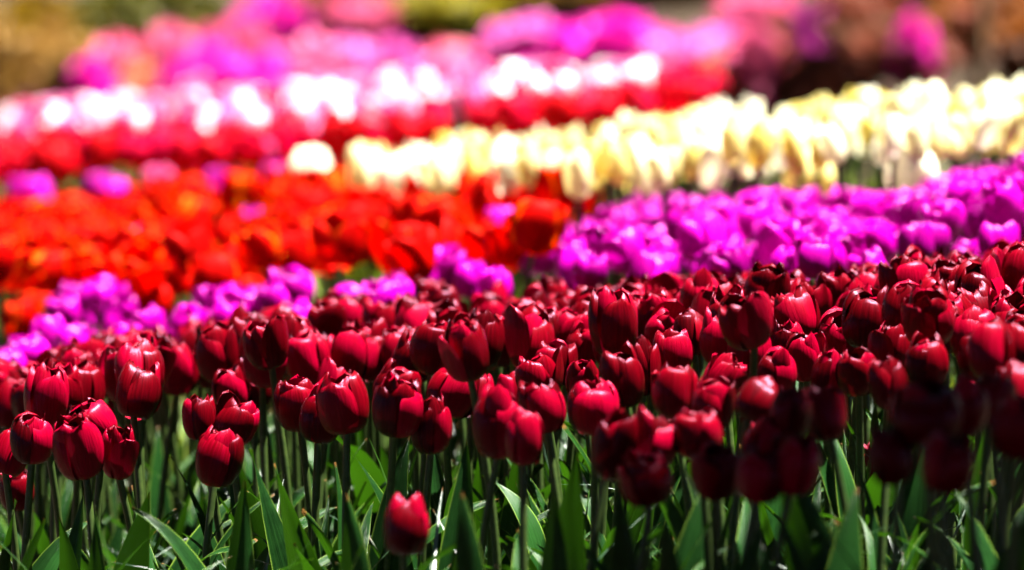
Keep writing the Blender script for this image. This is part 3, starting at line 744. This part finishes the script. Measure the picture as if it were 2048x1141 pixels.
for i, (u, v, lab) in enumerate([(628, 570, 'pale green leaf plant between the orange bed and the purple row'), (668, 555, 'pale leaf plant right of the first one before the orange bed'), (700, 520, 'tall pale leaf plant under the orange tulips in the middle'), (785, 555, 'leaf plant between two purple tulips in the middle'),
        (955, 525, 'leaf plant at right end of the orange bed'), (1000, 545, 'low leaf plant beside the lavender tulips'), (260, 640, 'leaf plant between the purple pairs on the left'), (20, 640, 'leaf plant at left edge under the orange bed'), (300, 340, 'green leaf plant in the gap before the crimson rows'),
        (240, 345, 'second green leaf plant in the gap before the crimson rows'), (1230, 392, 'leaf plant between the cream and the purple beds'), (1560, 375, 'green leaf plant before the cream bed on the right'), (1740, 350, 'green leaf plant in the gap on the right'), (1420, 385, 'leaf plant behind the purple bed'), (1990, 625, 'bright leaf plant beside the tall red pair at right')]):
    far_leaf_plant(u, v, 0.2, 5, 0.27, lab, 4400 + i)
rng = random.Random(77)
low = []
for k in range(170):
    u = rng.uniform(-40, 2080); d = rng.uniform(5.0, 7.0)
    p = at_depth(u, 900, d); low.append((p, u, project(Vector((p.x, p.y, ground(p.x, p.y))))[1], d))
for k, ((p, u, v, d), lab) in enumerate(zip(low, row_labels(low, 30, 'low flowerless tulip plant among the dark red bed, %s'))):
    leaf_plant(u, v, d, rng.uniform(0.12, 0.25), rng.randint(3, 5), lab, 8000 + k * 7)

def blades(name, label, n, umin, umax, dmin, dmax, seed, lmin, lmax, mat, width):
    rng = random.Random(seed); b = Bag()
    for k in range(n):
        d = rng.uniform(dmin, dmax); u = rng.uniform(umin, umax)
        x = (u - 1024) / FPX * d; y = d * cos(PITCH); z = ground(x, y) - 0.005
        L = rng.uniform(lmin, lmax); az = rng.uniform(0, 6.28); ang = rng.uniform(0.1, 0.9); bend = rng.uniform(0.3, 2.0)
        w = width * rng.uniform(0.6, 1.3)
        p = Vector((x, y, z)); rows = []; uvs = []
        side = Vector((-sin(az), cos(az), 0)); nt = 9
        for i in range(nt + 1):
            t = i / nt; ww = w * (1 - t ** 2.5) + 0.0002
            nrm = Vector((cos(az) * cos(ang), sin(az) * cos(ang), -sin(ang)))
            rows.append([p - side * ww, p - nrm * ww * 0.5, p + side * ww]); uvs.append([(0.05, t), (0.5, t), (0.95, t)])
            p = p + Vector((cos(az) * sin(ang), sin(az) * sin(ang), cos(ang))) * (L / nt)
            if p.z < ground(p.x, p.y) + 0.003: p.z = ground(p.x, p.y) + 0.003
            ang = min(2.3, ang + bend / nt)
        b.add_rows(rows, uvs)
    o = link(bpy.data.objects.new(name, b.mesh(name, [mat]))); o['kind'] = 'stuff'; o['label'] = label; o['category'] = 'grass'
blades('thin_grass', 'thin arching bluish green blades between the dark red tulips', 2600, -60, 2110, 4.9, 7.2, 31, 0.08, 0.3, M_BLADE, 0.0022)

blades('long_grass', 'long pale green blades arching across the lower leaves', 230, -60, 1900, 5.3, 6.6, 33, 0.22, 0.4, M_BLADE, 0.0034)

def litter():
    rng = random.Random(5); b = Bag()
    for k in range(900):
        d = rng.uniform(4.8, 7.5); u = rng.uniform(-80, 2120); x = (u - 1024) / FPX * d; y = d
        c = Vector((x, y, ground(x, y) + rng.uniform(0.012, 0.03))); s = rng.uniform(0.004, 0.014)
        a = Vector((rng.gauss(0, 1), rng.gauss(0, 1), rng.gauss(0, 0.35))).normalized(); e = a.cross(Vector((rng.gauss(0, 0.3), rng.gauss(0, 0.3), 1))).normalized()
        b.add([c - a * s, c + e * s * 0.4 + Vector((0, 0, 0.002)), c + a * s * rng.uniform(0.8, 1.5), c - e * s * 0.4 + Vector((0, 0, 0.003))], [(0, 1, 2), (0, 2, 3)])
    o = link(bpy.data.objects.new('dry_leaf_litter', b.mesh('dry_leaf_litter', [M_LITTER]))); o['kind'] = 'stuff'; o['label'] = 'dry brown leaf scraps on the soil'; o['category'] = 'litter'
litter()

# ------------------------------------------------------------------ shrubs and trees behind the beds
def sprays(rng, rx, ry, rz, n, size, zbase=0.15, lumps=7):
    """small leaf-sized faces gathered in clumps through an uneven crown"""
    b = Bag()
    cl = []
    for k in range(lumps):
        th = rng.uniform(0, 6.28); r = sqrt(rng.random()) * 0.72
        cl.append((Vector((rx * r * cos(th), ry * r * sin(th), zbase + rz * rng.uniform(0.25, 0.95) * (1.1 - 0.5 * r))), rng.uniform(0.28, 0.5)))
    for k in range(n):
        c, cr = rng.choice(cl)
        v = Vector((rng.gauss(0, 1), rng.gauss(0, 1), rng.gauss(0, 1))).normalized() * (rng.random() ** 0.45) * cr
        p = c + Vector((v.x * rx, v.y * ry, v.z * rz))
        if p.z < 0.01: continue
        a = Vector((rng.gauss(0, 1), rng.gauss(0, 1), rng.gauss(0, 1))).normalized(); e = a.orthogonal().normalized(); e.rotate(Quaternion(a, rng.uniform(0, 6.28)))
        s = size * rng.uniform(0.6, 1.4)
        f = a.cross(e) * s * 0.25
        b.add([p - a * s, p + e * s * 0.55 + f, p + a * s, p - e * s * 0.55 + f], [(0, 1, 2), (0, 2, 3)])
    return b, cl
def twigs(rng, cl, r0):
    b = Bag()
    for c, _ in cl:
        foot_ = Vector((rng.gauss(0, 0.03), rng.gauss(0, 0.03), -0.02)); mid = foot_.lerp(c, 0.5) + Vector((rng.gauss(0, 0.03), rng.gauss(0, 0.03), 0.02))
        rows, uvs = tube_rows([foot_, foot_.lerp(mid, 0.5), mid, mid.lerp(c, 0.6), c], [r0, r0 * 0.8, r0 * 0.65, r0 * 0.45, r0 * 0.2], 6)
        b.add_rows(rows, uvs)
    return b
BM = {}
def bm(c1, c2):
    k = (c1, c2)
    if k not in BM: BM[k] = blossom_mat('blossom' if c1[2] > c1[1] else 'shrub_leaf', c1, c2)
    return BM[k]
MAG = ((0.5, 0.001, 0.22), (0.75, 0.015, 0.46)); PNK = ((0.5, 0.03, 0.15), (0.75, 0.18, 0.34)); SAL = ((0.3, 0.07, 0.03), (0.6, 0.2, 0.12)); LIL = ((0.5, 0.02, 0.28), (0.75, 0.2, 0.55))
OLV = ((0.06, 0.035, 0.001), (0.24, 0.14, 0.003)); GRN = ((0.02, 0.026, 0.002), (0.1, 0.09, 0.004)); YGR = ((0.12, 0.11, 0.003), (0.3, 0.25, 0.012)); TAN = ((0.13, 0.065, 0.008), (0.28, 0.15, 0.035)); RBR = ((0.08, 0.018, 0.01), (0.26, 0.07, 0.035)); ORB = ((0.1, 0.03, 0.006), (0.32, 0.11, 0.02)); DBR = ((0.03, 0.010, 0.004), (0.14, 0.045, 0.015)); PLM = ((0.1, 0.005, 0.05), (0.3, 0.02, 0.2))
def shrub(name, cat, u, v, d, hw, hh, cols, frac, label, seed, n=3000, size=0.026, under=RBR):
    """u, v: middle of the crown; hw, hh: its half width and half height in the photograph"""
    rng = random.Random(seed); p = at_depth(u, v, d); g = ground(p.x, p.y)
    rx = hw * d / FPX; top = max(p.z + hh * d / FPX - g, 0.18)
    root = thing(name, label, cat, (p.x, p.y, g), 'shrubs behind the tulip beds')
    b, cl = sprays(rng, rx * 1.2, rx * 0.9, top * 0.66, int(n * frac), size, zbase=top * 0.18, lumps=9)
    part('blossoms' if cat == 'azalea' else 'foliage', b.mesh('blossoms' if cat == 'azalea' else 'foliage', [bm(*cols)], True), root)
    if frac < 1:
        b2, _ = sprays(rng, rx, rx * 0.85, top * 0.6, int(n * (1 - frac)), size, zbase=top * 0.1, lumps=8)
        part('leaves', b2.mesh('leaves', [bm(*under)], True), root)
    part('stems', twigs(rng, cl, 0.008).mesh('stems', [M_BARK]), root)
AZ = [
 (215, 150, 15.6, 80, 55, MAG, 0.6, SAL, 'low magenta azalea at left end of the blossom row'),
 (310, 105, 16.2, 110, 60, PNK, 0.65, SAL, 'salmon pink azalea behind the left magenta one'),
 (450, 135, 15.8, 110, 60, MAG, 0.85, PNK, 'bright magenta azalea left of centre'),
 (430, 70, 16.8, 90, 45, PNK, 0.6, SAL, 'pink azalea rising behind the bright magenta one'),
 (590, 115, 16.0, 110, 60, PNK, 0.8, MAG, 'rose pink azalea in the middle left'),
 (730, 105, 16.2, 100, 55, LIL, 0.75, PNK, 'lilac pink azalea above the white tulips'),
 (880, 115, 16.3, 110, 45, PNK, 0.55, SAL, 'peach pink azalea in the middle'),
 (1070, 95, 16.0, 100, 55, LIL, 0.8, MAG, 'lilac azalea right of the peach one'),
 (1230, 80, 15.6, 120, 55, MAG, 0.9, PNK, 'vivid magenta azalea right of centre'),
 (1380, 85, 15.4, 110, 70, LIL, 0.75, PNK, 'lilac pink azalea with pale front'),
 (1500, 90, 15.2, 110, 90, PNK, 0.65, SAL, 'tall pink azalea at right end of the blossom row'),
 (1590, 130, 15.6, 70, 60, PLM, 0.5, RBR, 'dim purple azalea beside the dark hollow'),
 (1832, 42, 15.5, 34, 30, MAG, 0.55, RBR, 'small magenta azalea alone above the dark hollow'),
 (540, 20, 18.0, 60, 35, MAG, 0.8, RBR, 'far magenta azalea at the top left of centre'),
 (735, 15, 18.0, 80, 35, PNK, 0.55, RBR, 'far rose azalea at the top beside the yellow green shrub'),
 (1520, 20, 17.0, 70, 45, PNK, 0.55, RBR, 'far pink azalea at the top right'),
]
for i, (u, v, d, hw, hh, c, fr, un, lab) in enumerate(AZ): shrub('azalea_shrub', 'azalea', u, v, d, hw, hh, c, fr, lab, 1200 + i, under=un)
SH = [
 (30, 60, 17.0, 130, 110, OLV, TAN, 'olive brown shrub at the top left corner'),
 (150, 90, 16.4, 120, 80, TAN, OLV, 'tan shrub left of the azaleas'),
 (190, 20, 18.0, 120, 70, GRN, OLV, 'dark green shrub at the top left'),
 (330, 10, 18.4, 110, 60, GRN, OLV, 'mottled green shrub behind the pink azalea'),
 (60, 165, 15.6, 90, 35, DBR, OLV, 'low dark shrub left of the blossom row'),
 (640, 25, 18.5, 110, 50, RBR, DBR, 'reddish brown shrub between far azaleas'),
 (900, 22, 18.0, 120, 55, YGR, GRN, 'bright yellow green shrub at the top centre'),
 (1060, 20, 18.2, 90, 50, OLV, YGR, 'golden olive shrub right of the yellow green one'),
 (1170, 15, 18.0, 80, 45, TAN, OLV, 'pale tan shrub at the top right of centre'),
 (1330, 15, 18.0, 110, 50, OLV, TAN, 'grey olive shrub behind the vivid magenta azalea'),
 (1690, 50, 16.4, 120, 80, RBR, PLM, 'reddish brown shrub right of the tall pink azalea'),
 (1640, 150, 15.0, 110, 50, RBR, DBR, 'low brown shrub behind the cream bed'),
 (1790, 130, 16.0, 120, 70, DBR, RBR, 'very dark shrub in the hollow behind the cream bed'),
 (1960, 60, 16.2, 120, 100, ORB, RBR, 'orange brown shrub at the top right corner'),
 (2050, 110, 15.6, 100, 80, ORB, DBR, 'rusty shrub cut by the right edge'),
 (1870, 20, 17.5, 110, 70, RBR, ORB, 'rust red shrub above the small magenta azalea'),
]
for i, (u, v, d, hw, hh, c, un, lab) in enumerate(SH): shrub('leafy_shrub', 'shrub', u, v, d, hw, hh, c, 0.6, lab, 1400 + i, under=un)

def tree(u, v, d, height, trunk_r, crown_r, label, seed, leafcols, bark, n=5200, size=0.05):
    rng = random.Random(seed); p = at_depth(u, v, d); g = ground(p.x, p.y)
    root = thing('young_tree', label, 'tree', (p.x, p.y, g))
    path = [Vector((0.02 * sin(k), 0.02 * cos(k * 1.7), height * 0.75 * k / 7 - 0.03)) for k in range(8)]
    b = Bag(); rows, uvs = tube_rows(path, [trunk_r * (1.25 if k == 0 else 1 - 0.07 * k) for k in range(8)], 12); b.add_rows(rows, uvs)
    bag, cl = sprays(rng, crown_r, crown_r, crown_r * 1.1, n, size, zbase=0, lumps=16)
    off = Vector((0, 0, height - crown_r * 0.55))
    for c, _ in cl:
        q = path[rng.randint(4, 7)]; e = c + off; m = q.lerp(e, 0.5) + Vector((0, 0, 0.08))
        rows, uvs = tube_rows([q, m, e], [trunk_r * 0.45, trunk_r * 0.3, trunk_r * 0.1], 7); b.add_rows(rows, uvs)
    part('trunk', b.mesh('trunk', [bark]), root)
    part('crown', finish('crown', [v_ + off for v_ in bag.V], bag.F, bag.U, [bm(*leafcols)], True), root)
def tree_at(x, y, *a, **k):
    u, v, d = project(Vector((x, y, ground(x, y)))); tree(u, v, d, *a, **k)
tree_at(1.78, 4.9, 5.2, 0.045, 1.0, 'slender tree beside the beds shading the near right corner', 62, GRN, M_BARK, n=3300, size=0.06)  # out-of-view tree, added only for the shade it casts on the corner
tree(1946, 150, 15.0, 1.55, 0.02, 0.36, 'slim young tree with pale straight trunk behind the cream bed', 61, RBR, M_PALEBARK, n=1400, size=0.03)

# ------------------------------------------------------------------ tall evergreens added out of view all round to cut low sky light
def evergreens():
    rng = random.Random(88)
    dark = bm((0.012, 0.03, 0.008), (0.04, 0.075, 0.02))
    b, cl = sprays(rng, 2.6, 2.6, 6.6, 2600, 0.29, zbase=0.7, lumps=30)
    crown = b.mesh('crown', [dark], True)
    tb = Bag(); rows, uvs = tube_rows([Vector((0, 0, -0.2)), Vector((0.05, 0, 2)), Vector((0, 0.06, 4)), Vector((0, 0, 6.6))], [0.24, 0.18, 0.12, 0.03], 12); tb.add_rows(rows, uvs)
    for c, _ in cl:
        q = Vector((0, 0, c.z * 0.75)); rows, uvs = tube_rows([q, q.lerp(c, 0.5) + Vector((0, 0, 0.1)), c], [0.05, 0.035, 0.01], 6); tb.add_rows(rows, uvs)
    trunk = tb.mesh('trunk', [M_BARK])
    spots = [(-7.5, 16, 'left of the shrubs'), (-7.0, 11.5, 'left of the orange bed'), (-7.2, 7.5, 'left of the dark red bed'), (-7.0, 3.5, 'left of the viewer'), (-6.2, -0.5, 'behind the viewer at far left'),
             (-3.6, -3.2, 'behind the viewer at left'), (-0.4, -4.2, 'straight behind the viewer'), (3.0, -3.6, 'behind the viewer at right'), (6.0, -1.5, 'behind the viewer at far right'), (8.6, 2.2, 'right of the viewer'), (8.8, 6.4, 'right of the dark red bed'), (8.8, 10.6, 'right of the cream bed'), (9.5, 15, 'right of the shrubs'), (-7.5, 21, 'at far left behind the shrubs'), (-3.5, 24.5, 'behind the shrubs at left'), (0.8, 26, 'straight behind the shrubs'), (5.2, 25.5, 'behind the shrubs at right'), (9.5, 21, 'at far right behind the shrubs')]
    for x, y, where in spots:
        t = thing('sky_block_evergreen', 'unseen evergreen added to block sky light, ' + where, 'tree', (x, y, ground(x, y)), 'unseen trees added to block sky light')
        t.rotation_euler[2] = rng.uniform(0, 6.28); k = rng.uniform(0.9, 1.15); t.scale = (k * 1.25, k * 1.25, k * rng.uniform(1.35, 1.55))
        part('crown', crown, t); part('trunk', trunk, t)
evergreens()
